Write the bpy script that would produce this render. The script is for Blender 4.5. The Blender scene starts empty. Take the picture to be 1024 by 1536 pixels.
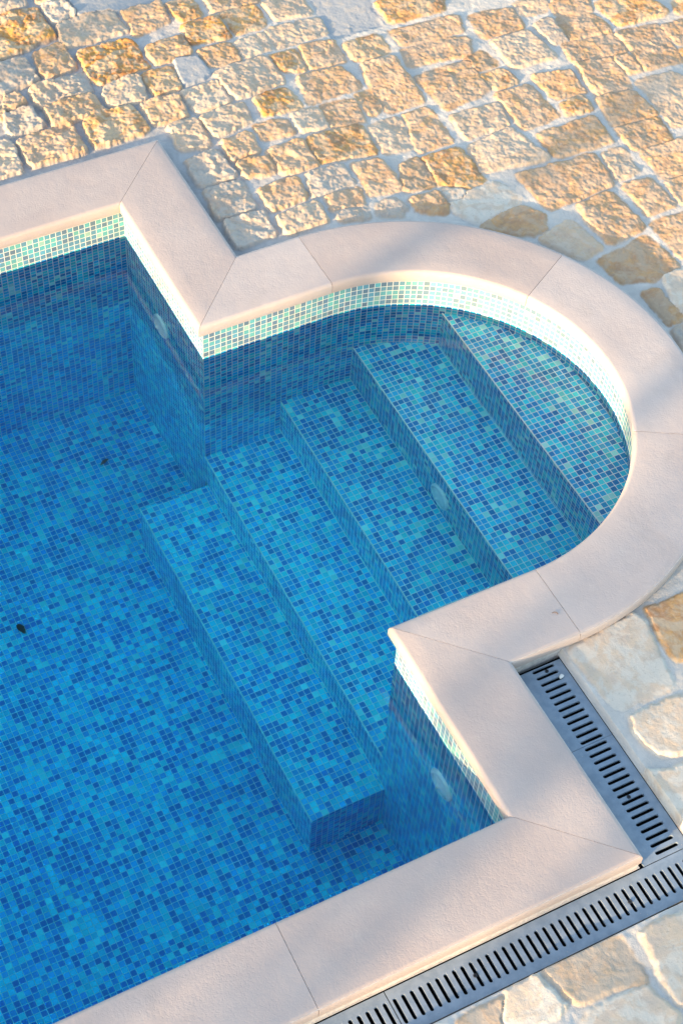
import bpy, bmesh, math, random
import numpy as np
random.seed(7); RNG = np.random.default_rng(7)
S = 0.75                                   # metres per layout unit (half the width of the stair bay)
scene = bpy.context.scene
COL = scene.collection
R_ = math.radians

# ------------------------------------------------------------------ layout (in units of S metres; z = 0 is the coping top)
A_LEN, B_LEN, CW, AX = 1.0101, 1.0357, 0.4003, 0.7522     # side wall lengths, coping width, centre of the round end
REC = 0.034                                # walls are set back under the coping
ZW = -0.2715                               # water level
X5, Z5, X4, Z4, X3, Z3, X2, Z2, X1, Z1, ZF = 1.347, -0.348, 0.916, -0.729, 0.492, -1.117, REC, -1.457, -0.372, -1.763, -2.211
YF, YN = 1.0006, -1.0927                   # ends of the lowest step
XL = -4.6                                  # far end of the pool, out of view
HC = 0.068                                 # coping thickness
PITCH = 0.0325                             # mosaic pitch (25 mm)
SUN_AZ, SUN_EL = 18.0, 9.0                # light travels towards +x, a little +y

# ------------------------------------------------------------------ helpers
def link(o, parent=None):
    COL.objects.link(o)
    if parent: o.parent = parent
    return o
def tag(o, label=None, cat=None, group=None, kind=None):
    if label: o['label'] = label
    if cat: o['category'] = cat
    if group: o['group'] = group
    if kind: o['kind'] = kind
    return o
def empty(name, loc=(0, 0, 0)):
    o = bpy.data.objects.new(name, None); o.location = [c*S for c in loc]; o.empty_display_size = .1
    return link(o)
def mesh_obj(name, V, F, mat, parent=None, uv=None, smooth=False, origin=(0, 0, 0)):
    me = bpy.data.meshes.new(name)
    V = [((v[0]-origin[0])*S, (v[1]-origin[1])*S, (v[2]-origin[2])*S) for v in V]
    me.from_pydata(V, [], F)
    if uv is not None:
        l = me.uv_layers.new(name='UVMap')
        k = 0
        for f in uv:
            for c in f: l.data[k].uv = c; k += 1
    me.materials.append(mat)
    if smooth: me.polygons.foreach_set('use_smooth', [True]*len(me.polygons))
    me.update()
    o = bpy.data.objects.new(name, me)
    if parent is None: o.location = [c*S for c in origin]
    else: o.location = [origin[i]*S - parent.location[i] for i in range(3)]
    return link(o, parent)
class MB:
    def __init__(s): s.V = []; s.F = []
    def add(s, V, F):
        n = len(s.V); s.V += V; s.F += [tuple(i+n for i in f) for f in F]
    def box(s, x0, x1, y0, y1, z0, z1):
        s.add([(x0,y0,z0),(x1,y0,z0),(x1,y1,z0),(x0,y1,z0),(x0,y0,z1),(x1,y0,z1),(x1,y1,z1),(x0,y1,z1)],
              [(3,2,1,0),(4,5,6,7),(0,1,5,4),(1,2,6,5),(2,3,7,6),(3,0,4,7)])
    def obj(s, name, mat, parent=None, smooth=False, origin=(0,0,0)): return mesh_obj(name, s.V, s.F, mat, parent, None, smooth, origin)

# value noise in numpy
_T = RNG.random((256, 256))
def vnoise(x, y, o=0):
    x = x + 17.3*o; y = y + 31.7*o
    xi = np.floor(x).astype(int); yi = np.floor(y).astype(int); fx = x-xi; fy = y-yi
    fx = fx*fx*fx*(fx*(fx*6-15)+10); fy = fy*fy*fy*(fy*(fy*6-15)+10)
    a = _T[xi % 256, yi % 256]; b = _T[(xi+1) % 256, yi % 256]; c = _T[xi % 256, (yi+1) % 256]; d = _T[(xi+1) % 256, (yi+1) % 256]
    return (a*(1-fx)+b*fx)*(1-fy)+(c*(1-fx)+d*fx)*fy - .5
def fbm(x, y, o=0, n=4, g=.5):
    r = 0; a = 1
    ca, sa = math.cos(.6), math.sin(.6)
    for k in range(n):
        r = r + a*vnoise(x, y, o+k); x, y = (x*ca-y*sa)*2.03, (x*sa+y*ca)*2.03; a *= g
    return r

# ------------------------------------------------------------------ materials
class NT:
    def __init__(s, name):
        s.m = bpy.data.materials.new(name); s.m.use_nodes = True
        s.t = s.m.node_tree; s.t.nodes.clear()
        s.out = s.n('ShaderNodeOutputMaterial')
    def n(s, typ, **kw):
        x = s.t.nodes.new(typ)
        for k, v in kw.items():
            if k == 'inp':
                for i, val in v.items():
                    if isinstance(val, bpy.types.NodeSocket): s.t.links.new(val, x.inputs[i])
                    else: x.inputs[i].default_value = val
            else: setattr(x, k, v)
        return x
    def math(s, op, a, b=0.0, c=0.0, clamp=False):
        return s.n('ShaderNodeMath', operation=op, use_clamp=clamp, inp={0: a, 1: b, 2: c}).outputs[0]
    def noise(s, vec, scale, detail=3, rough=.55, dist=0.):
        return s.n('ShaderNodeTexNoise', inp={'Vector': vec, 'Scale': scale, 'Detail': detail, 'Roughness': rough, 'Distortion': dist}).outputs['Fac']
    def ramp(s, fac, stops, interp='LINEAR'):
        r = s.n('ShaderNodeValToRGB'); r.color_ramp.interpolation = interp
        e = r.color_ramp.elements
        while len(e) < len(stops): e.new(.5)
        for i, (p, c) in enumerate(stops): e[i].position = p; e[i].color = (*c, 1) if len(c) == 3 else c
        s.t.links.new(fac, r.inputs[0]); return r.outputs[0]
    def mix(s, fac, a, b, blend='MIX'):
        x = s.n('ShaderNodeMix', data_type='RGBA', blend_type=blend)
        for i, v in ((0, fac), (6, a), (7, b)):
            if isinstance(v, bpy.types.NodeSocket): s.t.links.new(v, x.inputs[i])
            else: x.inputs[i].default_value = v if not isinstance(v, tuple) or len(v) == 4 else (*v, 1)
        return x.outputs[2]
    def smooth(s, v, a, b, lo=0., hi=1.):
        return s.n('ShaderNodeMapRange', interpolation_type='SMOOTHSTEP', inp={0: v, 1: a, 2: b, 3: lo, 4: hi}).outputs[0]
    def bump(s, h, strength, dist, normal=None):
        d = {'Strength': strength, 'Distance': dist, 'Height': h}
        if normal is not None: d['Normal'] = normal
        return s.n('ShaderNodeBump', inp=d).outputs[0]
    def bsdf(s, **inp):
        b = s.n('ShaderNodeBsdfPrincipled', inp={k.replace('_', ' '): v for k, v in inp.items()})
        s.t.links.new(b.outputs[0], s.out.inputs[0]); return b
    def pos(s): return s.n('ShaderNodeNewGeometry').outputs['Position']
    def objco(s): return s.n('ShaderNodeTexCoord').outputs['Object']

def mat_tile():
    k = NT('mosaic_tile')
    uv = k.n('ShaderNodeUVMap', uv_map='UVMap').outputs[0]
    sc = k.n('ShaderNodeVectorMath', operation='SCALE', inp={0: uv, 'Scale': 1/PITCH}).outputs[0]
    # slight waviness of the laid sheets
    cell = k.n('ShaderNodeVectorMath', operation='FLOOR', inp={0: sc}).outputs[0]
    fr = k.n('ShaderNodeVectorMath', operation='FRACTION', inp={0: sc}).outputs[0]
    sp = k.n('ShaderNodeSeparateXYZ', inp={0: fr})
    def edge(f): return k.math('MINIMUM', f, k.math('SUBTRACT', 1., f))
    wn = k.n('ShaderNodeTexWhiteNoise', noise_dimensions='2D', inp={'Vector': cell})
    rnd = wn.outputs['Value']
    jit = k.n('ShaderNodeSeparateXYZ', inp={0: wn.outputs['Color']})
    m = k.math('MINIMUM', edge(sp.outputs[0]), edge(sp.outputs[1]))
    m = k.math('ADD', m, k.math('MULTIPLY', k.math('SUBTRACT', jit.outputs[1], .5), .018))
    tile = k.smooth(m, .038, .075)
    clump = k.noise(cell, .16, 2, .5)
    v = k.math('ADD', rnd, k.math('MULTIPLY', k.math('SUBTRACT', clump, .5), .75), clamp=True)
    c = k.ramp(v, [(0, (.005, .18, .53)), (.25, (.008, .34, .69)), (.46, (.014, .47, .78)), (.66, (.020, .66, .80)), (.86, (.06, .76, .79)), (.965, (.42, .86, .80))], 'CONSTANT')
    sheet = k.n('ShaderNodeTexWhiteNoise', noise_dimensions='2D', inp={'Vector': k.n('ShaderNodeVectorMath', operation='FLOOR', inp={0: k.n('ShaderNodeVectorMath', operation='SCALE', inp={0: cell, 'Scale': 1/13.}).outputs[0]}).outputs[0]}).outputs['Value']
    var = k.math('ADD', k.math('MULTIPLY_ADD', jit.outputs[2], .30, .80), k.math('MULTIPLY', sheet, .10))
    hue = k.n('ShaderNodeHueSaturation', inp={'Hue': k.math('MULTIPLY_ADD', jit.outputs[0], .024, .488), 'Saturation': 1., 'Value': var, 'Color': c}).outputs[0]
    dirt = k.noise(k.pos(), 3., 3, .6)
    grout = k.mix(k.smooth(dirt, .45, .75), (.92, .93, .90), (.76, .80, .72))
    # warm sunlit look painted into tiles and grout above the water line
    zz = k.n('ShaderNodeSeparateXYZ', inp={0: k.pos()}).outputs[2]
    sun_tint = k.math('MULTIPLY', k.smooth(zz, ZW*S-.001, ZW*S+.006), k.math('MULTIPLY_ADD', dirt, .35, .40))
    hue = k.mix(sun_tint, hue, (.23, .215, .09))
    grout = k.mix(sun_tint, grout, (.60, .53, .36))
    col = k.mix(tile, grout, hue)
    nb = k.bump(tile, .5, .0012)
    nb2 = k.bump(k.noise(sc, 1.3, 2), .15, .001, nb)
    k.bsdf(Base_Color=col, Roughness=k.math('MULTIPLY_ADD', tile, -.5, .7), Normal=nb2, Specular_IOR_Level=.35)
    return k.m
def mat_coping():
    k = NT('cast_stone')
    p = k.pos()
    big = k.noise(p, 2.3, 4, .6)
    mid = k.noise(p, 14., 3, .6)
    col = k.mix(k.smooth(big, .35, .7), (.452, .372, .342), (.492, .412, .378))
    col = k.mix(k.math('MULTIPLY', k.smooth(mid, .55, .8), .35), col, (.54, .46, .41))
    oi = k.n('ShaderNodeObjectInfo').outputs['Random']
    col = k.n('ShaderNodeHueSaturation', inp={'Hue': .5, 'Saturation': k.math('MULTIPLY_ADD', oi, .25, .88), 'Value': k.math('MULTIPLY_ADD', oi, -.09, 1.04), 'Color': col}).outputs[0]
    stain = k.smooth(k.noise(p, 4.2, 5, .65, 1.2), .56, .68)
    col = k.mix(k.math('MULTIPLY', stain, .16), col, (.35, .29, .26))
    spots = k.smooth(k.noise(p, 45., 2, .5), .76, .82)
    col = k.mix(k.math('MULTIPLY', spots, .45), col, (.40, .31, .25))
    # bush-hammered face: shallow irregular pits
    warp = k.n('ShaderNodeVectorMath', operation='ADD', inp={0: p, 1: k.n('ShaderNodeVectorMath', operation='SCALE', inp={0: k.n('ShaderNodeTexNoise', inp={'Vector': p, 'Scale': 60.}).outputs['Color'], 'Scale': .01}).outputs[0]}).outputs[0]
    n1 = k.noise(warp, 120., 3, .55, .6)
    n2 = k.noise(p, 260., 2, .5)
    h = k.math('ADD', k.math('MULTIPLY', k.smooth(n1, .3, .62), 1.), k.math('MULTIPLY', n2, .35))
    bb = k.bump(h, .20, .0016)
    bb = k.bump(big, .3, .02, bb)
    k.bsdf(Base_Color=col, Roughness=.85, Normal=bb, Specular_IOR_Level=.2)
    return k.m
def mat_paving():
    k = NT('limestone_paving')
    p = k.pos()
    at = k.n('ShaderNodeAttribute', attribute_name='stone_tint').outputs['Color']
    mk = k.n('ShaderNodeAttribute', attribute_name='stone_mask')
    ms = k.n('ShaderNodeSeparateXYZ', inp={0: mk.outputs['Vector']})
    mask, warm = ms.outputs[0], ms.outputs[1]
    n1 = k.noise(p, 9., 5, .65, .8)
    n2 = k.noise(p, 26., 4, .6, .4)
    n3 = k.noise(p, 90., 3, .6)
    # rust and ochre veins, strongest on the iron-rich stones
    rust = k.math('MULTIPLY', k.smooth(k.math('ADD', n1, k.math('MULTIPLY', k.math('SUBTRACT', n2, .5), .5)), .40, .58), warm)
    ochre = k.mix(k.smooth(k.noise(p, 17., 4, .6, .5), .38, .62), (.58, .29, .075), (.34, .155, .06))
    col = k.mix(rust, at, ochre)
    pale = k.math('MULTIPLY', k.smooth(n2, .50, .70), .45)
    col = k.mix(pale, col, (.53, .44, .35))
    col = k.mix(k.math('MULTIPLY', k.smooth(n3, .58, .75), .4), col, (.30, .24, .18))
    mort = k.mix(k.smooth(n1, .35, .7), (.50, .46, .415), (.59, .54, .485))
    mort = k.mix(ms.outputs[2], k.mix(k.smooth(n1, .35, .7), (.34, .335, .335), (.44, .43, .42)), mort)
    mort = k.mix(k.math('MULTIPLY', k.smooth(n3, .6, .75), .35), mort, (.34, .32, .29))
    col = k.mix(mask, mort, col)
    h = k.math('ADD', k.math('MULTIPLY', n2, 1.), k.math('MULTIPLY', n3, .6))
    grit = k.math('MULTIPLY', k.noise(p, 230., 2, .6), k.math('MULTIPLY_ADD', mask, -.5, .75))
    bb = k.bump(k.math('ADD', h, grit), .36, .005)
    k.bsdf(Base_Color=col, Roughness=.88, Normal=bb, Specular_IOR_Level=.2)
    return k.m
def mat_simple(name, col, rough=.6, metal=0., bump=0., scale=60., var=.12, spec=.4):
    k = NT(name); p = k.pos()
    n = k.noise(p, scale, 3)
    c2 = tuple(c*(1-var*2) for c in col)
    c = k.mix(k.smooth(n, .35, .7), (*col, 1), (*c2, 1))
    kw = dict(Base_Color=c, Roughness=rough, Metallic=metal, Specular_IOR_Level=spec)
    if bump: kw['Normal'] = k.bump(n, bump, .002)
    k.bsdf(**kw); return k.m
def mat_grate():
    k = NT('grate_plastic'); p = k.pos()
    n = k.noise(p, 25., 4, .6)
    d = k.noise(p, 160., 2, .5)
    c = k.mix(k.smooth(n, .3, .7), (.21, .26, .315), (.28, .33, .385))
    c = k.mix(k.math('MULTIPLY', k.smooth(d, .68, .74), .7), c, (.52, .44, .35))
    k.bsdf(Base_Color=c, Roughness=.68, Normal=k.bump(d, .25, .001), Specular_IOR_Level=.4)
    return k.m
def mat_water():
    k = NT('pool_water')
    g = k.n('ShaderNodeBsdfGlass', inp={'Color': (1, 1, 1, 1), 'Roughness': 0., 'IOR': 1.333})
    v = k.n('ShaderNodeVolumeAbsorption', inp={'Color': (0.0, .915, .997, 1), 'Density': 1.0})
    k.t.links.new(g.outputs[0], k.out.inputs['Surface']); k.t.links.new(v.outputs[0], k.out.inputs['Volume'])
    return k.m

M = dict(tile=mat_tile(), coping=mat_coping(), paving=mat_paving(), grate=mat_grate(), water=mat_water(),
         mortar=mat_simple('joint_mortar', (.60, .54, .49), .9, bump=.3),
         dark=mat_simple('drain_channel', (.012, .011, .01), .8),
         screw=mat_simple('screw_steel', (.03, .03, .035), .45, .3),
         white=mat_simple('white_plastic', (.92, .95, .96), .4, var=.03),
         lens=mat_simple('frosted_lens', (.92, .95, .96), .35, var=.05),
         leaf=mat_simple('dead_leaf', (.03, .035, .02), .7),
         twig=mat_simple('dry_twig', (.22, .13, .07), .8),
         pebble=mat_simple('white_pebble', (.75, .72, .66), .7, bump=.3),
         ground=mat_simple('bare_ground', (.42, .38, .33), .9, bump=.4, scale=4.),
         bark=mat_simple('bark', (.16, .12, .09), .9, bump=.6, scale=18.),
         leafage=mat_simple('foliage', (.06, .09, .035), .6, scale=5., var=.25))

# ------------------------------------------------------------------ swimming pool: walls, floor, five steps, three lights
pool = tag(empty('swimming_pool', (X2, 0, ZF)), 'sunken swimming pool lined with blue mosaic tiles, with five steps at one rounded end', 'swimming pool')
RW = 1 + REC
def yc(x): return RW if x < AX else math.sqrt(max(0, RW*RW-(x-AX)**2))
ZT = -HC-.002 + .012
WZ = (ZF, ZT)
_off = [0]
def wall(path, z0=ZF, z1=ZT, name='wall'):
    """vertical tiled sheet along a plan path, facing left of the direction of travel"""
    V = []; F = []; UV = []; s = 0
    _off[0] += 40*PITCH
    u0 = _off[0]
    for i, (x, y) in enumerate(path):
        V += [(x, y, z0), (x, y, z1)]
        if i:
            d = math.dist(path[i-1], path[i]); a = 2*(i-1)
            F.append((a, a+2, a+3, a+1)); UV.append([(u0+s, z0), (u0+s+d, z0), (u0+s+d, z1), (u0+s, z1)]); s += d
    return mesh_obj(name, V, F, M['tile'], pool, UV, origin=(path[0][0], path[0][1], z0))
yA = 1+A_LEN+REC; yB = -1-B_LEN-REC
arc = [(AX+RW*math.cos(a), RW*math.sin(a)) for a in np.linspace(-math.pi/2, math.pi/2, 73)]
wall([(XL-REC, yB), (X2, yB)])
wall([(X2, yB), (X2, -RW)])
wall([(X2, -RW), (AX, -RW)])
wall(arc)
wall([(AX, RW), (X2, RW)])
wall([(X2, RW), (X2, yA)])
wall([(X2, yA), (XL-REC, yA)])
wall([(XL-REC, yA), (XL-REC, yB)])
def flat(name, poly, z, parent, u=(0, 0), extra=None):
    """horizontal tiled polygon plus optional vertical quads [(p, q, z0, z1)]"""
    cx, cy = poly[0]
    V = [(x, y, z) for x, y in poly]; F = [tuple(range(len(poly)))]
    _off[0] += 57*PITCH; o = math.floor(_off[0]/PITCH)*PITCH
    UV = [[(x-u[0]+o, y-u[1]+2*o) for x, y in poly]]
    for (p, q, z0, z1) in extra or []:
        n = len(V); d = math.dist(p, q)
        V += [(*p, z0), (*q, z0), (*q, z1), (*p, z1)]; F.append((n, n+1, n+2, n+3))
        UV.append([(o*3, z0-z1), (o*3+d, z0-z1), (o*3+d, 0), (o*3, 0)])
    return mesh_obj(name, V, F, M['tile'], parent, UV, origin=(cx, cy, z))
flat('pool_floor', [(XL-REC, yB), (X2, yB), (X2, yA), (XL-REC, yA)], ZF, pool, (X2, yA))
def tread(xa, xb, z, zbelow):
    pts = []
    n = 1 if xb <= AX else 18
    xs = list(np.linspace(xa, xb, n+1)) if n > 1 else [xa, xb]
    if xa < AX < xb: xs = sorted(set(xs+[AX]))
    lo = [(x, -yc(x)) for x in xs]; hi = [(x, yc(x)) for x in reversed(xs)]
    poly = lo+[h for h in hi if h not in lo]
    return flat('step', poly, z, pool, (xa, 0), [((xa, yc(xa)), (xa, -yc(xa)), zbelow, z)])
tread(X5, AX+RW-1e-4, Z5, Z4)
tread(X4, X5, Z4, Z3)
tread(X3, X4, Z3, Z2)
tread(X2, X3, Z2, Z1)
flat('step', [(X1, YN), (X2, YN), (X2, YF), (X1, YF)], Z1, pool, (X1, YN),
     [((X1, YF), (X1, YN), ZF, Z1), ((X1, YN), (X2, YN), ZF, Z1), ((X2, YF), (X1, YF), ZF, Z1)])
# thin grout fillet along each step nosing and each inside corner
def strip(name, p, q, r=.0035):
    b = MB(); b.box(min(p[0],q[0])-r, max(p[0],q[0])+r, min(p[1],q[1])-r, max(p[1],q[1])+r, min(p[2],q[2])-r, max(p[2],q[2])+r)
    return b
M['nosing'] = mat_simple('white_grout', (.88, .90, .86), .7, var=.06)
gb = MB()
for xa, z, y0, y1 in ((X5, Z5, -yc(X5), yc(X5)), (X4, Z4, -yc(X4), yc(X4)), (X3, Z3, -RW, RW), (X2, Z2, -RW, RW), (X1, Z1, YN, YF)):
    s_ = strip('', (xa, y0, z), (xa, y1, z)); gb.add(s_.V, s_.F)
for xa, z, y0, y1 in ((X5, Z4, -yc(X5), yc(X5)), (X4, Z3, -yc(X4), yc(X4)), (X3, Z2, -RW, RW), (X2, Z1, YN, YF), (X1, ZF, YN, YF)):
    s_ = strip('', (xa, y0, z), (xa, y1, z), .0025); gb.add(s_.V, s_.F)
gb.obj('grout_line', M['nosing'], pool)
def pool_light(x, y, z, r=.086):
    """round fitting on a wall facing -x: flange, domed lens and a centre screw boss"""
    prof = [(r, 0), (r, .010), (r*.93, .016), (r*.80, .017), (r*.78, .013)]
    n = 40; V = []; F = []
    for rr, d in prof: V += [(x-d, y+rr*math.cos(t), z+rr*math.sin(t)) for t in np.linspace(0, 2*math.pi, n, endpoint=False)]
    for k in range(len(prof)-1):
        for i in range(n): F.append((k*n+i, (k+1)*n+i, (k+1)*n+(i+1) % n, k*n+(i+1) % n))
    o = mesh_obj('pool_light', V, F, M['white'], pool, None, True, (x, y, z))
    V = []; F = []; prof = [(r*.79, .011), (r*.6, .019), (r*.35, .025), (r*.16, .027), (r*.14, .033), (r*.04, .036)]
    for rr, d in prof: V += [(x-d, y+rr*math.cos(t), z+rr*math.sin(t)) for t in np.linspace(0, 2*math.pi, n, endpoint=False)]
    for k in range(len(prof)-1):
        for i in range(n): F.append((k*n+i, (k+1)*n+i, (k+1)*n+(i+1) % n, k*n+(i+1) % n))
    F.append(tuple(5*n+i for i in range(n)))
    l = mesh_obj('lens', [((a-x), (b-y), (c-z)) for a, b, c in V], F, M['lens'], None, None, True)
    l.parent = o
pool_light(X4, .02, -.955); pool_light(X2, -1.534, -.70); pool_light(X2, 1.575, -.685)

# ------------------------------------------------------------------ coping slabs
coping = tag(empty('pool_coping', (0.2, 0, -.07)), 'pale pinkish stone coping with rounded edges framing the pool, its slabs mitred at the corners', 'coping')
def slab_profile():
    r = .021; n = 5; p = [(.004, -HC), (0, -HC+.012)]
    for i in range(n+1):
        a = math.pi-math.pi/2*i/n; p.append((r+r*math.cos(a), -r+r*math.sin(a)))
    for t in (.25, .5, .75): p.append((CW*t, 0))
    for i in range(n+1):
        a = math.pi/2-math.pi/2*i/n; p.append((CW-r+r*math.cos(a), -r+r*math.sin(a)))
    p += [(CW, -HC+.01), (CW-.004, -HC)]
    return p
PROF = slab_profile()
def slab(inner, outer, gap=.0013):
    inner = [np.array(p, float) for p in inner]; outer = [np.array(p, float) for p in outer]
    def pull(L):
        d = L[1]-L[0]; L[0] = L[0]+d/np.linalg.norm(d)*gap
        d = L[-2]-L[-1]; L[-1] = L[-1]+d/np.linalg.norm(d)*gap
    pull(inner); pull(outer)
    if len(inner) == 2:
        k = 8
        inner = [inner[0]+(inner[1]-inner[0])*t for t in np.linspace(0, 1, k)]
        outer = [outer[0]+(outer[1]-outer[0])*t for t in np.linspace(0, 1, k)]
    V = []; F = []; m = len(PROF)
    for a, b in zip(inner, outer):
        for t, z in PROF:
            p = a+(b-a)*(t/CW); V.append((p[0], p[1], z))
    for i in range(len(inner)-1):
        for j in range(m):
            F.append((i*m+j, (i+1)*m+j, (i+1)*m+(j+1) % m, i*m+(j+1) % m))
    F.append(tuple(range(m))); F.append(tuple(reversed(range((len(inner)-1)*m, len(inner)*m))))
    o = mesh_obj('coping_slab', V, F, M['coping'], coping, None, False, tuple(V[0]))
    bm = bmesh.new(); bm.from_mesh(o.data); bmesh.ops.recalc_face_normals(bm, faces=bm.faces)
    for f in bm.faces: f.smooth = True
    for e in bm.edges:
        if len(e.link_faces) == 2 and e.calc_face_angle() > .6: e.smooth = False
    bm.to_mesh(o.data); bm.free()
    return o
w = CW; ya = 1+A_LEN; yb = -1-B_LEN
xa = [-1.02, -2.2, -3.4, XL]
slab([(xa[0], ya), (0, ya)], [(xa[0], ya+w), (w, ya+w)])
for i in range(3): slab([(xa[i+1], ya), (xa[i], ya)], [(xa[i+1]-(w if i == 2 else 0), ya+w), (xa[i], ya+w)])
slab([(0, ya), (0, 1)], [(w, ya+w), (w, 1+w)])
slab([(0, 1), (AX, 1)], [(w, 1+w), (AX, 1+w)])
for a0, a1 in ((90, 30), (30, -30), (-30, -90)):
    tt = np.radians(np.linspace(a0, a1, 25))
    slab([(AX+math.cos(t), math.sin(t)) for t in tt], [(AX+(1+w)*math.cos(t), (1+w)*math.sin(t)) for t in tt])
slab([(AX, -1), (0, -1)], [(AX, -1-w), (w, -1-w)])
slab([(0, -1), (0, yb)], [(w, -1-w), (w, yb-w)])
xb = [-1.06, -2.25, -3.4, XL]
slab([(0, yb), (xb[0], yb)], [(w, yb-w), (xb[0]-.01, yb-w)])
for i in range(3): slab([(xb[i], yb), (xb[i+1], yb)], [(xb[i]-(.01 if i == 0 else 0), yb-w), (xb[i+1]-(w if i == 2 else 0), yb-w)])
for y0, y1, q0, q1 in ((yb, -1, yb-w, -1), (-1, 1, -1, 1), (1, ya, 1, ya+w)):
    slab([(XL, y0), (XL, y1)], [(XL-w, q0), (XL-w, q1)])
# mortar: fills the joints a little below the surface and beds the outer edge on the deck
V = []; F = []
def bed(inner, outer, z=-.0045, lo=-.14, f0=.03, f1=.985):
    n = len(V); m = len(inner)
    for a, b in zip(inner, outer):
        a = np.array(a, float); b = np.array(b, float); p = a+(b-a)*f0; q_ = a+(b-a)*f1
        V.extend([(p[0], p[1], -HC+.001), (p[0], p[1], z), (q_[0], q_[1], z), (q_[0], q_[1], lo)])
    for i in range(m-1):
        for j in range(3): F.append((n+4*i+j, n+4*i+4+j, n+4*i+5+j, n+4*i+j+1))
tt = np.radians(np.linspace(90, -90, 60))
bed([(XL, ya), (0, ya), (0, 1), (AX, 1)]+[(AX+math.cos(t), math.sin(t)) for t in tt]+[(AX, -1), (0, -1), (0, yb), (XL, yb), (XL, ya)],
    [(XL-w, ya+w), (w, ya+w), (w, 1+w), (AX, 1+w)]+[(AX+(1+w)*math.cos(t), (1+w)*math.sin(t)) for t in tt]+[(AX, -1-w), (w, -1-w), (w, yb-w), (XL-w, yb-w), (XL-w, ya+w)])
mesh_obj('mortar_joint', V, F, M['mortar'], coping)

# ------------------------------------------------------------------ water
def inside_pool(x, y, m=0.):
    r = ((x >= XL-REC-m) & (x <= X2+m) & (y >= yB-m) & (y <= yA+m)) | ((x >= 0) & (x <= AX) & (np.abs(y) <= RW+m)) | ((x >= AX) & (np.hypot(x-AX, y) <= RW+m))
    return r
def ripple(x, y):
    h = 0
    for lam, ang, amp, ph in ((.9, 20, 1.0, .3), (.62, 75, .8, 1.1), (.43, -35, .55, 2.2), (.31, 115, .4, 4.), (.24, 40, .28, .9), (.17, -70, .16, 2.7)):
        k = 2*math.pi/lam; h = h+amp*np.sin(k*(x*math.cos(R_(ang))+y*math.sin(R_(ang)))+ph+.9*np.sin(1.7*x-1.3*y+ph))
    return h*.00028
g = .025
nx = int((AX+RW+.1-XL+.1)/g)+2; ny = int((yA-yB+.2)/g)+2
gx = XL-REC-.08+np.arange(nx)*g; gy = yB-.08+np.arange(ny)*g
GX, GY = np.meshgrid(gx, gy, indexing='ij')
cell = inside_pool(GX[:-1, :-1]+g/2, GY[:-1, :-1]+g/2, .03)
top = {}; V = []; F = []
def vid(i, j, lay):
    key = (i, j, lay)
    if key not in top:
        top[key] = len(V)
        z = ZW+float(ripple(GX[i, j], GY[i, j])) if lay == 0 else ZF-.06
        V.append((GX[i, j], GY[i, j], z))
    return top[key]
for i, j in np.argwhere(cell):
    i = int(i); j = int(j)
    F.append((vid(i, j, 0), vid(i+1, j, 0), vid(i+1, j+1, 0), vid(i, j+1, 0)))
    F.append((vid(i, j, 1), vid(i, j+1, 1), vid(i+1, j+1, 1), vid(i+1, j, 1)))
    for di, dj, a, b in ((-1, 0, (0, 1), (0, 0)), (1, 0, (1, 0), (1, 1)), (0, -1, (0, 0), (1, 0)), (0, 1, (1, 1), (0, 1))):
        ii, jj = i+di, j+dj
        if not (0 <= ii < cell.shape[0] and 0 <= jj < cell.shape[1] and cell[ii, jj]):
            F.append((vid(i+a[0], j+a[1], 0), vid(i+a[0], j+a[1], 1), vid(i+b[0], j+b[1], 1), vid(i+b[0], j+b[1], 0)))
water = mesh_obj('water', V, F, M['water'], None, None, False)
water.data.polygons.foreach_set('use_smooth', [all(V[v][2] > ZF for v in p.vertices) and abs(p.normal.z) > .5 for p in water.data.polygons])
tag(water, 'clear still pool water, turquoise over the steps and deep blue over the floor', 'water', None, 'structure')

# ------------------------------------------------------------------ camera
cam = bpy.data.cameras.new('camera'); co = bpy.data.objects.new('camera', cam); link(co)
from mathutils import Matrix, Vector
rv = np.array([2.42517793, -.569084391, .2623255]); th = np.linalg.norm(rv); kx = rv/th
K = np.array([[0, -kx[2], kx[1]], [kx[2], 0, -kx[0]], [-kx[1], kx[0], 0]])
RC = np.eye(3)+math.sin(th)*K+(1-math.cos(th))*K@K
CPOS = np.array([-2.4905246, -4.69674966, 6.41045415]); FPX = 2655.13542
m4 = Matrix.Identity(4)
for i in range(3):
    m4[i][0] = RC[0][i]; m4[i][1] = -RC[1][i]; m4[i][2] = -RC[2][i]; m4[i][3] = CPOS[i]*S
co.matrix_world = m4
cam.sensor_fit = 'VERTICAL'; cam.sensor_height = 36; cam.lens = FPX/1536*36
cam.clip_start = .05; cam.clip_end = 2000
scene.camera = co
def unproject(uv, z):
    uv = np.atleast_2d(np.array(uv, float))
    d = np.c_[(uv[:, 0]-512)/FPX, (uv[:, 1]-768)/FPX, np.ones(len(uv))]@RC
    return (CPOS+d*((z-CPOS[2])/d[:, 2])[:, None])[:, :2]
def project(x, y, z):
    X = np.stack([x-CPOS[0], y-CPOS[1], z-CPOS[2]], -1)@RC.T
    return 512+FPX*X[..., 0]/X[..., 2], 768+FPX*X[..., 1]/X[..., 2]

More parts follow.
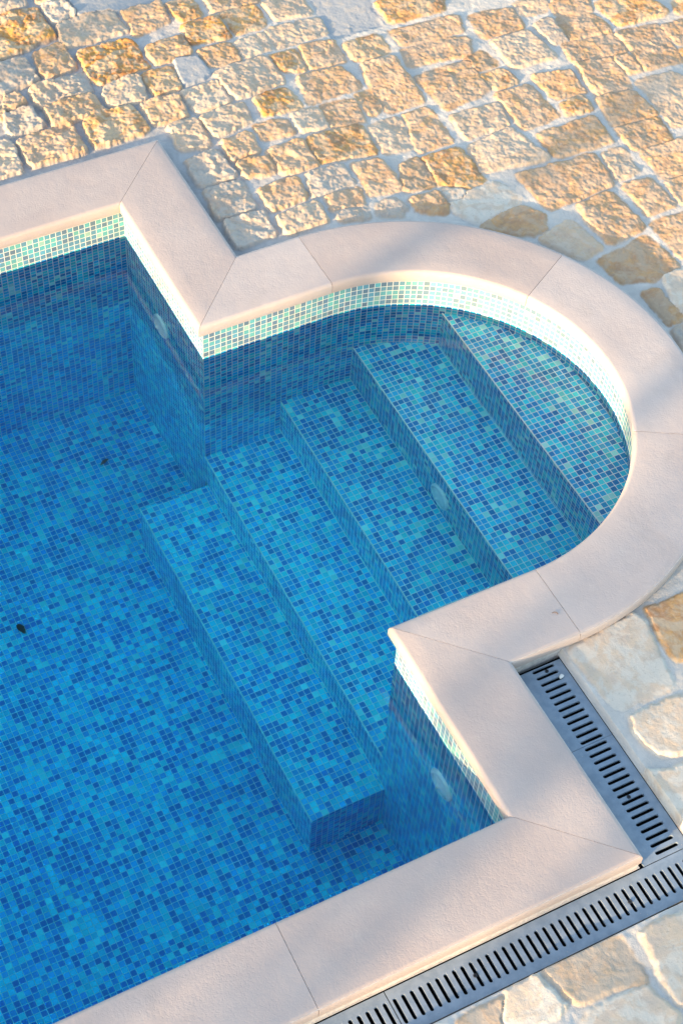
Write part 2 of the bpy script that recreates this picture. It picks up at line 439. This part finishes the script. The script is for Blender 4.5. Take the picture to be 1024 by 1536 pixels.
# ------------------------------------------------------------------ paving: rough limestone setts in pale mortar, one relief sheet
# outlines of the setts as seen in the photo, dropped onto the deck plane; kind: c cream, p pale, o orange, b brown, g grey, w white
def _s(k, ox, oy, sc, *pts): return (k, [(ox+x/sc, oy+y/sc) for x, y in pts])
def R1(k, *p): return _s(k, 0, 0, 4., *p)
def R2(k, *p): return _s(k, 200, 0, 3.2, *p)
def R3(k, *p): return _s(k, 440, 0, 3.2, *p)
def R4(k, *p): return _s(k, 704, 0, 3.2, *p)
def R5(k, *p): return _s(k, 764, 200, 3.938, *p)
def R6(k, *p): return _s(k, 764, 830, 3.938, *p)
def R8(k, *p): return _s(k, 764, 1130, 3.785, *p)
SETTS = [
 R1('O', (-70,140),(0,112),(215,58),(345,235),(0,388),(-70,410)), R1('c', (215,-10),(350,-20),(352,22),(222,38)), R1('g', (-60,-10),(105,-30),(180,45),(0,90),(-60,100)),
 R1('g', (240,50),(378,20),(455,118),(348,170)), R1('p', (345,190),(470,125),(680,85),(785,212),(390,310)), R1('G', (400,8),(955,-60),(970,20),(720,85),(460,122)),
 R1('c', (728,88),(955,25),(1012,150),(820,252)), R1('b', (205,345),(370,282),(462,430),(270,485)), R1('O', (462,340),(785,250),(905,425),(600,525),(545,490)),
 R1('g', (-60,420),(150,365),(242,500),(60,575),(-60,625)), R1('g', (345,500),(522,452),(552,572),(360,625)), R1('p', (185,560),(330,508),(392,632),(248,672)),
 R1('c', (25,612),(120,575),(165,640),(70,700),(30,690)), R1('b', (262,680),(560,588),(638,692),(310,785)), R1('p', (618,595),(640,535),(842,478),(895,622),(658,672)),
 R1('g', (28,720),(190,668),(265,790),(70,842)), R1('c', (102,880),(432,758),(538,930),(190,1015)), R1('o', (512,775),(545,730),(800,658),(918,800),(580,908)),
 R1('p', (-90,880),(60,860),(132,1050),(0,1092),(-90,1110)), R1('o', (-80,690),(20,660),(40,700),(10,735),(-80,760)),
 R2('o', (155,40),(270,0),(338,92),(230,127)), R2('O', (230,147),(400,88),(475,195),(275,240)), R2('b', (52,248),(245,192),(288,272),(100,332)),
 R2('o', (412,85),(575,25),(642,132),(500,182)), R2('c', (330,15),(600,-40),(612,5),(370,78)), R2('p', (608,20),(800,-20),(858,70),(680,110)),
 R2('p', (618,160),(770,118),(818,205),(690,247)), R2('p', (782,110),(890,83),(942,165),(830,207)), R2('b', (313,265),(470,218),(522,300),(370,347)),
 R2('p', (483,220),(625,163),(668,245),(535,297)), R2('G', (192,305),(305,288),(374,390),(250,432)), R2('o', (38,380),(180,333),(236,442),(102,478)),
 R2('p', (383,375),(460,333),(640,283),(744,410),(490,502)), R2('o', (650,278),(775,242),(835,350),(722,360)), R2('c', (793,230),(965,193),(1018,300),(850,342)),
 R2('p', (218,462),(410,408),(467,510),(300,562)), R2('O', (573,490),(742,433),(812,532),(625,582)), R3('c', (18,378),(230,322),(338,422),(60,518)),
 R2('c', (33,520),(215,478),(262,577),(100,622)), R2('p', (316,590),(380,555),(530,512),(585,600),(390,682)), R2('p', (168,622),(300,583),(378,722),(232,752)),
 R2('c', (413,702),(560,648),(612,747),(475,797)), R2('c', (568,627),(740,588),(783,660),(625,697)), R2('p', (763,562),(880,518),(943,632),(800,657)),
 R3('c', (122,515),(290,478),(345,592),(188,632)), R2('b', (496,805),(650,768),(692,852),(540,872)), R2('c', (638,742),(810,683),(888,812),(725,867)),
 R2('g', (246,792),(390,728),(498,867),(320,922)), R2('g', (330,930),(520,878),(592,1012),(410,1078)), R2('g', (428,1085),(620,1023),(693,1142),(500,1218)),
 R2('c', (592,930),(790,868),(844,962),(650,1032)), R3('o', (58,682),(320,608),(412,742),(110,802)), R2('p', (687,1058),(890,983),(947,1082),(720,1142)),
 R3('g', (58,855),(240,803),(303,902),(90,968)), R3('c', (148,972),(325,918),(345,990),(180,1034)),
 R3('G', (75,-10),(320,-50),(422,130),(190,192)), R3('o', (383,20),(700,-50),(733,50),(455,114)), R3('c', (450,160),(800,78),(824,142),(510,218)),
 R3('c', (508,250),(720,188),(852,180),(858,252),(540,323)), R3('o', (235,207),(420,163),(468,252),(330,300),(275,290)), R3('c', (330,305),(480,268),(642,495),(460,553),(365,400)),
 R3('b', (295,455),(370,428),(420,520),(380,575)), R3('c', (573,370),(830,288),(948,432),(740,533)), R3('b', (810,282),(900,238),(988,312),(880,348)),
 R4('o', (38,367),(165,328),(234,392),(120,438)), R3('p', (345,612),(500,558),(575,722),(455,753)), R3('c', (528,550),(640,508),(764,682),(605,743)),
 R3('p', (748,560),(985,493),(1042,592),(820,667)), R4('p', (-10,705),(200,608),(393,767),(50,833)), R3('c', (282,800),(410,762),(528,927),(370,958)),
 R3('b', (508,802),(600,750),(685,905),(530,933)), R3('o', (610,758),(790,698),(925,872),(850,912),(692,892)), R3('b', (548,957),(690,917),(742,1000),(735,1043),(592,1034)),
 R3('g', (388,992),(500,955),(548,1002),(520,1063),(400,1063)), R3('w', (700,902),(832,920),(800,952),(740,967)),
 ('w', [(670,311),(703,288),(752,273),(784,296),(718,337),(680,324)]), R3('g', (200,1040),(350,990),(375,1062),(225,1092)),
 R4('c', (-5,88),(60,58),(210,38),(268,140),(60,187)), R4('p', (98,200),(280,143),(418,282),(205,333)), R4('p', (200,20),(372,-5),(362,60),(250,82)),
 R4('c', (370,30),(420,-20),(560,-40),(604,52),(410,82)), R4('c', (408,90),(590,63),(688,142),(480,192)), R4('g', (308,110),(385,88),(468,202),(400,217)),
 R4('c', (430,220),(690,148),(758,247),(490,303)), R4('o', (600,20),(780,-60),(963,60),(710,128)), R4('c', (700,150),(900,108),(1026,302),(850,343)),
 R4('c', (690,265),(750,258),(833,347),(768,362)), R4('c', (508,305),(680,272),(783,422),(610,468)), R4('b', (288,360),(480,338),(563,442),(410,478)),
 R4('o', (433,502),(540,452),(593,522),(460,563)), R4('b', (600,470),(780,437),(905,552),(690,614)), R4('b', (697,627),(900,563),(974,662),(780,724)),
 R4('p', (798,387),(960,343),(1080,380),(1100,600),(975,623)), R4('c', (918,120),(1040,85),(1110,190),(1000,217)), R4('o', (968,12),(1070,-30),(1110,60),(1000,72)),
 R4('o', (998,237),(1090,208),(1100,290),(1020,273)), R4('c', (118,452),(280,403),(434,562),(270,634)), R4('b', (322,657),(600,558),(694,682),(400,758)),
 R4('c', (808,732),(1100,640),(1150,800),(920,863)), R4('p', (638,732),(720,703),(804,832),(710,873)), R4('c', (212,852),(600,738),(699,882),(370,1008)),
 R4('c', (728,882),(860,848),(993,990),(860,1043)), R4('c', (935,872),(1110,818),(1160,960),(1010,983)),
 R5('c', (393,415),(590,333),(809,560),(612,663),(470,542)), R5('c', (828,532),(1050,455),(1110,700),(1015,743)), R5('b', (516,760),(800,598),(1014,780),(860,863),(650,893)),
 ('b', [(714,341),(764,315),(780,306),(816,322),(820,346),(800,353),(760,355)]), R5('p', (166,620),(340,508),(564,682),(440,758)), R5('b', (776,932),(850,906),(1013,1120),(960,1143)),
 R5('w', (918,832),(1050,790),(1100,1000),(1005,1083)), R5('g', (968,1152),(1050,1125),(1110,1300),(1030,1320)),
 R6('w', (345,570),(740,352),(800,400),(982,780),(640,935),(540,835)), R6('o', (800,320),(1050,215),(1120,640),(1000,652),(900,482)),
 R6('w', (700,972),(1000,828),(1160,850),(1170,1190),(880,1200),(720,1060)), R8('w', (740,105),(900,98),(1050,40),(1090,350),(960,402),(850,272)),
 R8('p', (170,1252),(440,1110),(640,1038),(800,1290),(720,1292),(330,1425)), R8('w', (-10,1352),(168,1258),(330,1440),(150,1560),(-60,1560)),
 R8('w', (748,1010),(984,888),(1130,830),(1160,1500),(1000,1455),(880,1312)), R8('w', (400,1472),(800,1328),(965,1480),(960,1640),(360,1640)),
 R8('p', (-330,1560),(-20,1372),(110,1580),(-120,1700)), R8('p', (1000,470),(1100,420),(1160,800),(1010,860)),
]
TINT = dict(c=((.50, .355, .245), .42), p=((.51, .405, .31), .25), o=((.51, .365, .235), .75), O=((.52, .37, .23), 1.), b=((.45, .32, .215), .5), g=((.44, .385, .33), .25), G=((.35, .355, .365), 0.), w=((.60, .53, .445), .28))
ZS = -.07
POLYS = []
for kind, uv in SETTS: POLYS.append((kind, unproject(uv, ZS), 0))
# the paving goes on past the frame: coursed setts on a jittered grid wherever none was traced
def in_frame(x, y, z=-.08, m=0):
    u, v = project(x, y, np.full_like(x, z)); return (u > -m) & (u < 1024+m) & (v > -m) & (v < 1536+m)
yy = -6.2
rowi = 0
while yy < 7.0:
    hgt = random.uniform(.22, .34); xx = -6.6+random.uniform(0, .3)
    while xx < 6.5:
        wd = random.uniform(.22, .46); gpx = .035
        q = np.array([(xx+gpx, yy+gpx), (xx+wd, yy+gpx), (xx+wd, yy+hgt), (xx+gpx, yy+hgt)])+RNG.uniform(-.014, .014, (4, 2))
        c = q.mean(0); chk = np.vstack([q, c, (q+np.roll(q, 1, 0))/2])
        ok = not in_frame(chk[:, 0], chk[:, 1], m=6).any()
        if ok and not (XL-CW-.1 < c[0] < CW+.1 and yb-CW-.32 < c[1] < ya+CW+.1) and math.hypot(c[0]-AX, c[1]) > 1+CW+.12:
            POLYS.append((random.choice('ccpppoobgwc'), q, 1))
        xx += wd+.02
    yy += hgt+.025; rowi += 1

def sd_poly(px_, py_, poly):
    """signed distance, positive inside"""
    d = np.full(px_.shape, 1e9); ins = np.zeros(px_.shape, bool); n = len(poly)
    for i in range(n):
        ax, ay = poly[i]; bx, by = poly[(i+1) % n]
        ex, ey = bx-ax, by-ay; wx, wy = px_-ax, py_-ay
        t = np.clip((wx*ex+wy*ey)/(ex*ex+ey*ey), 0, 1)
        d = np.minimum(d, np.hypot(wx-ex*t, wy-ey*t))
        c1 = (ay > py_) != (by > py_)
        with np.errstate(divide='ignore', invalid='ignore'): xc = ex*(py_-ay)/(by-ay if by != ay else 1e-9)+ax
        ins ^= c1 & (px_ < xc)
    return np.where(ins, d, -d)
def relief(X, Y):
    """height (units), stone mask, tint, warm for flat arrays X, Y"""
    n = len(X)
    flatness = np.clip((X-.2)/1.1, 0, 1)                    # mortar is struck nearly flush towards the right
    flatness = np.maximum(flatness, np.clip((-.9-Y)/.5, 0, 1))
    mort = -.086+.016*flatness+.007*fbm(X*7, Y*7, 3, 4)+.003*fbm(X*38, Y*38, 5, 3)
    ht = mort.copy(); mask = np.zeros(n); tint = np.zeros((n, 3)); warm = np.zeros(n)
    wx = X+.016*fbm(X*9, Y*9, 11, 3)+.010*fbm(X*42, Y*42, 17, 3); wy = Y+.016*fbm(X*9, Y*9, 13, 3)+.010*fbm(X*42, Y*42, 19, 3)
    rough = fbm(X*11, Y*11, 21, 5, .58); fine = fbm(X*55, Y*55, 29, 3, .6)
    ridg = 1-np.abs(fbm(X*8+.9*fbm(X*5, Y*5, 41, 2), Y*8, 37, 4, .55))*4
    for kind, poly, far in POLYS:
        lo = poly.min(0)-.03; hi = poly.max(0)+.03
        idx = np.nonzero((X > lo[0]) & (X < hi[0]) & (Y > lo[1]) & (Y < hi[1]))[0]
        if not len(idx): continue
        col, wm = TINT[kind]
        seed = (abs(int(poly[0][0]*1000)*31+int(poly[0][1]*1000)*17) % 997)/997
        inset = -.015
        c = poly.mean(0); rad = np.hypot(*(poly-c).T).mean()*.72; rc = .026
        sd = sd_poly(wx[idx], wy[idx], c+(poly-c)*(1-rc/rad))+rc-inset
        fl = flatness[idx]
        t = np.clip(sd/(.013+.012*fl), 0, 1); t = t*t*(3-2*t)
        tx, ty = (seed-.5)*.075, (((seed*7.3) % 1)-.5)*.075
        smoothk = (.25 if kind == 'G' else (.6 if kind in 'w' else 1.))*(.3 if c[1] < -.6 else 1.)
        topz = -.054+.012*(((seed*3.7) % 1)-.5)+tx*(X[idx]-c[0])+ty*(Y[idx]-c[1])-.006*fl
        topz = topz+smoothk*(.0145*rough[idx]*(1-.45*fl)+.0054*fine[idx]*(1-.35*fl)+.0045*np.clip(ridg[idx], -1, 1)*(1-.5*fl))
        if kind == 'G': topz = topz-.008
        h = mort[idx]*(1-t)+np.maximum(topz, mort[idx]-.004)*t
        m = np.clip((sd+.004)/.014, 0, 1)
        up = m > mask[idx]
        j = idx[up]
        ht[j] = h[up]; mask[j] = m[up]; tint[j] = np.array(col)*(1+.16*(((seed*5.1) % 1)-.5)); warm[j] = wm
    # the setts stand almost level with the coping along the straight side
    ht = ht+.030*np.clip((1.75-X)/.7, 0, 1)*np.clip((Y-.8)/.3, 0, 1)
    return ht, mask, tint, warm, flatness
def sheet(step, cellmask_fn, x0, x1, y0, y1):
    nx = int((x1-x0)/step); ny = int((y1-y0)/step)
    gx = x0+np.arange(nx+1)*step; gy = y0+np.arange(ny+1)*step
    GX, GY = np.meshgrid(gx, gy, indexing='ij')
    cm = cellmask_fn(GX[:-1, :-1]+step/2, GY[:-1, :-1]+step/2)
    used = np.zeros(GX.shape, bool)
    for a in (0, 1):
        for b in (0, 1): used[a:a+nx, b:b+ny] |= cm
    ids = np.full(GX.shape, -1); ids[used] = np.arange(used.sum())
    ci, cj = np.nonzero(cm)
    F = np.stack([ids[ci, cj], ids[ci+1, cj], ids[ci+1, cj+1], ids[ci, cj+1]], 1)
    return GX[used], GY[used], F
def on_deck(x, y):
    m = .035
    hole = (x > XL-CW+m) & (x < CW-m) & (y > yb-CW+m) & (y < ya+CW-m)
    hole &= ~((x > 0) & (np.abs(y) < 1+CW-m) & (x > CW-m))
    hole |= (x >= 0) & (x <= AX) & (np.abs(y) < 1+CW-m)
    hole |= (x >= AX-.01) & (np.hypot(x-AX, y) < 1+CW-m)
    hole |= (x > DRAIN[0]) & (x < DRAIN[1]) & (y > DRAIN[2]-.01) & (y < -1.3)
    hole |= (x > XL-CW) & (x < 1.685) & (y > DRAIN[2]) & (y < -2.436)
    return ~hole
DRAIN = (.40, .651, -2.637, -2.40)
CO = .0224; FI = CO/4
def cells_in(x, y):
    cx = np.floor((x+9)/CO)*CO-9+CO/2; cy_ = np.floor((y+9)/CO)*CO-9+CO/2
    return in_frame(cx, cy_, m=22)
xa_, ya_, Fa = sheet(FI, lambda x, y: on_deck(x, y) & cells_in(x, y), -9+CO*round(7.2/CO), 4.3, -9+CO*round(5.5/CO), 4.3)
xb_, yb_, Fb = sheet(CO, lambda x, y: on_deck(x, y) & ~cells_in(x, y), -9+CO*round(2.2/CO), 6.6, -9+CO*round(2.6/CO), 7.2)
X = np.r_[xa_, xb_]; Y = np.r_[ya_, yb_]; F = np.r_[Fa, Fb+len(xa_)]
H, MK, TN, WM, FL = relief(X, Y)
# slump the mortar down to the gratings where it meets them
near = ((X > DRAIN[0]-.02) & (X < DRAIN[1]+.010) & (Y < -1.3) & (Y > DRAIN[2])) | ((Y > DRAIN[2]-.010) & (Y < DRAIN[3]) & (X < 1.72))
H = np.where(near, np.minimum(H, -.103), H)
me = bpy.data.meshes.new('stone_paving')
me.vertices.add(len(X)); me.vertices.foreach_set('co', (np.stack([X, Y, H], 1)*S).astype(np.float32).ravel())
me.loops.add(F.size); me.loops.foreach_set('vertex_index', F.astype(np.int32).ravel())
me.polygons.add(len(F)); me.polygons.foreach_set('loop_start', np.arange(0, F.size, 4, dtype=np.int32))
me.polygons.foreach_set('use_smooth', np.ones(len(F), bool))
me.update(calc_edges=True); me.validate()
a = me.attributes.new('stone_tint', 'FLOAT_COLOR', 'POINT'); a.data.foreach_set('color', np.c_[TN, np.ones(len(X))].astype(np.float32).ravel())
a = me.attributes.new('stone_mask', 'FLOAT_VECTOR', 'POINT'); a.data.foreach_set('vector', np.stack([MK, WM, FL], 1).astype(np.float32).ravel())
me.materials.append(M['paving'])
tag(link(bpy.data.objects.new('stone_paving', me)), 'rough cream and ochre limestone paving set in pale mortar round the pool', 'paving', None, 'structure')
# ground beyond the paving, out to the horizon
gi = (-6.78, 6.58, -6.38, 7.18); go = 900
V = [(gi[0], gi[2], -.10), (gi[1], gi[2], -.10), (gi[1], gi[3], -.10), (gi[0], gi[3], -.10), (-go, -go, -.10), (go, -go, -.10), (go, go, -.10), (-go, go, -.10)]
tag(mesh_obj('ground', V, [(4, 5, 1, 0), (5, 6, 2, 1), (6, 7, 3, 2), (7, 4, 0, 3)], M['ground']), 'bare pale ground beyond the paving', 'ground', None, 'structure')


# ------------------------------------------------------------------ drain: dark channel below, slotted gratings on top
ZG = -.108
DX0, DX1, DY0, DY1 = .424, .648, -2.632, -2.441
YT = -1.418
chan = MB()
def trough(x0, x1, y0, y1, lo=-.25, hi=ZG-.004):
    n = len(chan.V)
    chan.V += [(x0,y0,lo),(x1,y0,lo),(x1,y1,lo),(x0,y1,lo),(x0,y0,hi),(x1,y0,hi),(x1,y1,hi),(x0,y1,hi)]
    chan.F += [tuple(n+i for i in f) for f in ((0,1,2,3),(0,4,5,1),(1,5,6,2),(2,6,7,3),(3,7,4,0))]
trough(DX0-.012, DX1+.012, DY0+.002, -1.38); trough(-4.9, DX0-.014, DY0-.012, DY1+.008)
trough(DX1+.014, 1.7, DY0-.012, DY1+.008)
tag(chan.obj('drain_channel', M['dark']), 'dark sunken drain channel running beneath the slotted gratings beside the coping', 'drain channel')
def grating(name_label, x0, x1, y0, y1, along, slots, screws, origin):
    """plate with rounded slots; along = 'x' or 'y' is the running direction, slots = centres along it"""
    root = tag(empty('drain_grate', origin), name_label, 'drain grate', 'slotted drain grates beside the coping')
    V = []; F = []
    def P(a, c, z): return (a, c, z) if along == 'x' else (c, a, z)
    a0, a1, c0, c1 = (x0, x1, y0, y1) if along == 'x' else (y0, y1, x0, x1)
    cm = (c0+c1)/2 + (.0 if along == 'x' else .018); hl = .056; hw = .0085; th = .012
    slots = sorted(slots)
    cuts = [a0]+[(p+q)/2 for p, q in zip(slots, slots[1:])]+[a1]
    for k, s in enumerate(slots):
        l, r = cuts[k], cuts[k+1]
        n = 6; ring = []
        for i in range(n+1): t = math.pi*i/n; ring.append((s+hw*math.cos(t), cm+hl-hw+hw*math.sin(t)))
        for i in range(n+1): t = math.pi+math.pi*i/n; ring.append((s+hw*math.cos(t), cm-hl+hw+hw*math.sin(t)))
        outer = []
        for i in range(n+1):
            outer.append((r+(l-r)*i/n, c1))
        for i in range(n+1):
            outer.append((l+(r-l)*i/n, c0))
        b = len(V); m = len(ring)
        V += [P(a, c, ZG) for a, c in outer]+[P(a, c, ZG) for a, c in ring]+[P(a, c, ZG-.002) for a, c in
              [(s+(a-s)*.97, cm+(c-cm)*.995) for a, c in ring]]+[P(a, c, ZG-th) for a, c in [(s+(a-s)*.97, cm+(c-cm)*.995) for a, c in ring]]
        for i in range(m):
            j = (i+1) % m
            for lay in range(3): F.append((b+lay*m+i, b+lay*m+j, b+(lay+1)*m+j, b+(lay+1)*m+i))
        # raised anti-slip studs beside each slot end
        for aa in ((s+r)/2+.001,):
            for cc in (cm+hl*1.04, cm-hl*1.04):
                q = len(V); rr = .0026
                V += [P(aa+rr*math.cos(t), cc+rr*math.sin(t), ZG-.0005) for t in np.linspace(0, 2*math.pi, 7)[:-1]]+[P(aa, cc, ZG+.0014)]
                for i in range(6): F.append((q+i, q+(i+1) % 6, q+6))
    # outer skirt
    q = len(V); e = .003
    V += [P(a, c, z) for z in (ZG, ZG-th) for a, c in ((a0, c0), (a1, c0), (a1, c1), (a0, c1))]
    for i in range(4): F.append((q+i, q+(i+1) % 4, q+4+(i+1) % 4, q+4+i))
    o = mesh_obj('grate_plate', V, F, M['grate'], root, None, False, origin)
    bm = bmesh.new(); bm.from_mesh(o.data); bmesh.ops.remove_doubles(bm, verts=bm.verts, dist=1e-5); bmesh.ops.recalc_face_normals(bm, faces=bm.faces); bm.to_mesh(o.data); bm.free()
    for sx, sy in screws:
        n = 14; V = []; F = []
        prof = [(.0085, ZG+.0004), (.0085, ZG+.003), (.0065, ZG+.0042), (.0035, ZG+.0042), (.003, ZG+.0015)]
        for rr, z in prof: V += [(sx+rr*math.cos(t), sy+rr*math.sin(t), z) for t in np.linspace(0, 2*math.pi, n, endpoint=False)]
        for k in range(len(prof)-1):
            for i in range(n): F.append((k*n+i, k*n+(i+1) % n, (k+1)*n+(i+1) % n, (k+1)*n+i))
        F.append(tuple(4*n+i for i in range(n)))
        mesh_obj('screw', V, F, M['screw'], root, None, False, (sx, sy, ZG))
    return root
px = .0376
GJ = -.787                                  # joint between the two front gratings
grating('long grey slotted drain grate along the front coping and past its corner', GJ+.002, 1.68, DY0, DY1, 'x',
        [-.239+px*k for k in range(-14, 51)], [(.2845, -2.5436), (-.4347, -2.540), (1.02, -2.54)], (GJ, DY0, ZG))
grating('grey slotted drain grate at the bottom edge, end to end with the long front one', -2.45, GJ-.002, DY0, DY1, 'x',
        [GJ-.022-px*k for k in range(0, 44)], [(-1.16, -2.54)], (-2.45, DY0, ZG))
pr = .0362
ys = [-1.432-pr*k for k in range(0, 28)]
grating('upper grey slotted drain grate ending under the curved coping, a white pebble on it', DX0, DX1, ys[12]+pr/2+.0005, YT, 'y', ys[:12], [(.5607, ys[0]-pr*.5)], (DX0, ys[12], ZG))
grating('lower grey slotted drain grate beside the side coping, butting against the long front one', DX0, DX1, DY1+.004, ys[12]+pr/2-.0015, 'y', ys[12:], [(.5444, ys[19]-pr*.5)], (DX0, DY1, ZG))

# ------------------------------------------------------------------ small debris
def blob(name, loc, size, mat, label, cat, seed, rot=0., sub=2):
    bm = bmesh.new(); bmesh.ops.create_icosphere(bm, subdivisions=sub, radius=1)
    rr = random.Random(seed)
    for v in bm.verts:
        f = 1+.22*math.sin(3*v.co.x+seed)*math.cos(2.3*v.co.y+seed*2)+rr.uniform(-.05, .05)
        v.co = Vector((v.co.x*size[0]*f, v.co.y*size[1]*f, v.co.z*size[2]*f))*S
    me = bpy.data.meshes.new(name); bm.to_mesh(me); bm.free(); me.materials.append(mat)
    me.polygons.foreach_set('use_smooth', [True]*len(me.polygons))
    o = bpy.data.objects.new(name, me); o.location = [c*S for c in loc]; o.rotation_euler.z = rot; link(o)
    return tag(o, label, cat)
def leaf(loc, length, width, rot, label, seed):
    n = 9; V = []; F = []; rr = random.Random(seed)
    for i in range(n+1):
        t = i/n; wd = width*math.sin(math.pi*min(1, t*.93+.04))**.8*(1+rr.uniform(-.15, .15)); zc = .012*math.sin(math.pi*t)+.008*t*t
        for s_, zz in ((-1, .010), (0, 0), (1, .008)): V.append(((t-.5)*length, s_*wd/2, zc+zz+.002))
    for i in range(n):
        for j in range(2): F.append((3*i+j, 3*i+3+j, 3*i+4+j, 3*i+1+j))
    m_ = len(V); V2 = [(x, y, z-.002) for x, y, z in V]
    F2 = [tuple(i+m_ for i in reversed(f)) for f in F]
    o = mesh_obj('fallen_leaf', V+V2, F+F2, M['leaf'], None, None, True)
    o.location = [c*S for c in loc]; o.rotation_euler.z = rot
    return tag(o, label, 'leaf')
leaf((-.345, 1.613, ZF), .060, .022, R_(20), 'small dark dead leaf lying on the pool floor towards the far wall', 3)
leaf((-1.19, .756, ZF), .075, .034, R_(-75), 'larger ragged dark leaf on the pool floor, well in front of the far wall', 5)
_p = unproject((841, 1016), ZG)[0]
blob('pebble', (_p[0], _p[1], ZG+.008), (.013, .010, .008), M['pebble'], 'tiny white pebble resting on the drain grate near the curved coping', 'pebble', 4)
# curled dry twig on the coping
def twig(uv, label):
    p = unproject(uv, 0)[0]; V = []; F = []; n = 10; m = 5
    for i in range(n+1):
        a = -.4+3.0*i/n; cx, cy = .012*math.cos(a), .009*math.sin(a)+.006*i/n
        for j in range(m):
            t = 2*math.pi*j/m; r = .0020*(1-.5*i/n)
            V.append((cx+r*math.cos(t)*math.cos(a), cy+r*math.cos(t)*math.sin(a), .003+r*math.sin(t)))
    for i in range(n):
        for j in range(m): F.append((i*m+j, i*m+(j+1) % m, (i+1)*m+(j+1) % m, (i+1)*m+j))
    F.append(tuple(range(m))); F.append(tuple(range(n*m, n*m+m)))
    o = mesh_obj('twig', V, F, M['twig'], None, None, True); o.location = (p[0]*S, p[1]*S, 0)
    return tag(o, label, 'twig')
twig((832, 922), 'tiny curled brown twig lying on the coping beside the joint near the drain')

TRUNKS = [(.66, 21, 9, .10), (-.90, 21, 9, .09), (-2.34, 21, 9, .06), (3.2, 25, 9, .1), (-1.95, 21, 9, .055)]
CROWNS = [(-1.45, 22, 3.5, .2, .5, 200, .05), (-1.80, 22, 3.5, .2, .5, 260, .05), (-2.95, 22, 3.5, .36, .6, 600, .05), (-3.7, 22, 3.5, .5, .6, 900, .05)]  # first crown added to dim the tile strip of the side wall
for _c in range(-13, 14): CROWNS.append((_c*.9, 15+(_c % 3), .9, 1.0, 1.05, 160, .26))  # low crowns added to block the bright sky near the horizon
# ------------------------------------------------------------------ far-off trees towards the low sun (beyond the frame): they throw the soft bands of shade; an added low row cuts sky glow
tb = MB(); lb = MB()
rt = random.Random(11)
sx, sy = math.cos(R_(SUN_AZ)), math.sin(R_(SUN_AZ))
def spot(c, d):                      # c = distance across the light, d = distance towards the sun
    return (-sx*d - sy*c*1., -sy*d + sx*c)
def trunk(c, d, h, r):
    x, y = spot(c, d); n = 8; V = []; F = []
    for k in range(7):
        t = k/6
        for i in range(n):
            a = 2*math.pi*i/n; rr = r*(1-.35*t)
            V.append((x+rr*math.cos(a)+.05*math.sin(3*t+c), y+rr*math.sin(a), -.1+h*t))
    for k in range(6):
        for i in range(n): F.append((k*n+i, k*n+(i+1) % n, (k+1)*n+(i+1) % n, (k+1)*n+i))
    tb.add(V, F)
def crown(c, d, z, rx, rz, n, leafs=.16):
    x, y = spot(c, d)
    for _ in range(n):
        while True:
            p = Vector((rt.uniform(-1, 1), rt.uniform(-1, 1), rt.uniform(-1, 1)))
            if p.length < 1: break
        ctr = Vector((x+p.x*rx, y+p.y*rx, z+p.z*rz))
        a = Vector((rt.uniform(-1, 1), rt.uniform(-1, 1), rt.uniform(-1, 1))).normalized(); b = a.orthogonal().normalized()
        s_ = leafs*rt.uniform(.6, 1.3)
        lb.add([tuple(ctr+a*s_), tuple(ctr+b*s_*.5), tuple(ctr-a*s_), tuple(ctr-b*s_*.5)], [(0, 1, 2, 3)])
for c, d, h, r in TRUNKS: trunk(c, d, h, r)
for args in CROWNS: crown(*args)
n0 = len(tb.V)
me = bpy.data.meshes.new('treeline')
allV = tb.V+lb.V; allF = tb.F+[tuple(i+n0 for i in f) for f in lb.F]
me.from_pydata([tuple(c*S for c in v) for v in allV], [], allF)
me.materials.append(M['bark']); me.materials.append(M['leafage'])
me.polygons.foreach_set('material_index', [0]*len(tb.F)+[1]*len(lb.F)); me.update()
tag(link(bpy.data.objects.new('treeline', me)), 'unseen distant trees towards the low sun, with low crowns added to cut sky glow', 'trees', None, 'stuff')


# ------------------------------------------------------------------ world, sun, view
W = bpy.data.worlds.new('World'); scene.world = W; W.use_nodes = True
nt = W.node_tree; bg = nt.nodes['Background']
sky = nt.nodes.new('ShaderNodeTexSky'); sky.sky_type = 'NISHITA'; sky.sun_disc = False
sky.sun_elevation = R_(SUN_EL)
dx, dy = -math.cos(R_(SUN_AZ)), -math.sin(R_(SUN_AZ))
sky.sun_rotation = math.atan2(dx, dy) % (2*math.pi)
nt.links.new(sky.outputs[0], bg.inputs[0]); bg.inputs[1].default_value = .15
sun = bpy.data.lights.new('sun', 'SUN'); sun.energy = 3.1; sun.angle = R_(.53); sun.color = (1., .70, .37)
so = bpy.data.objects.new('sun', sun); link(so)
so.rotation_euler = Vector((math.cos(R_(SUN_AZ))*math.cos(R_(SUN_EL)), math.sin(R_(SUN_AZ))*math.cos(R_(SUN_EL)), -math.sin(R_(SUN_EL)))).to_track_quat('-Z', 'Y').to_euler()
so.location = (-6, -2, 3)
# sunlight through the rippled surface is left to the refracted-caustics sampler
water.cycles.is_caustics_caster = True
sun.cycles.is_caustics_light = True
for o in pool.children_recursive:
    if o.type == 'MESH': o.cycles.is_caustics_receiver = True
scene.view_settings.view_transform = 'Standard'; scene.view_settings.look = 'None'
scene.view_settings.gamma = 1; scene.view_settings.exposure = 2.18
scene.render.engine = 'CYCLES'
cy = scene.cycles
cy.max_bounces = 10; cy.diffuse_bounces = 4; cy.glossy_bounces = 4; cy.transmission_bounces = 8; cy.volume_bounces = 0
cy.caustics_refractive = True; cy.caustics_reflective = False; cy.blur_glossy = .3
cy.use_denoising = True
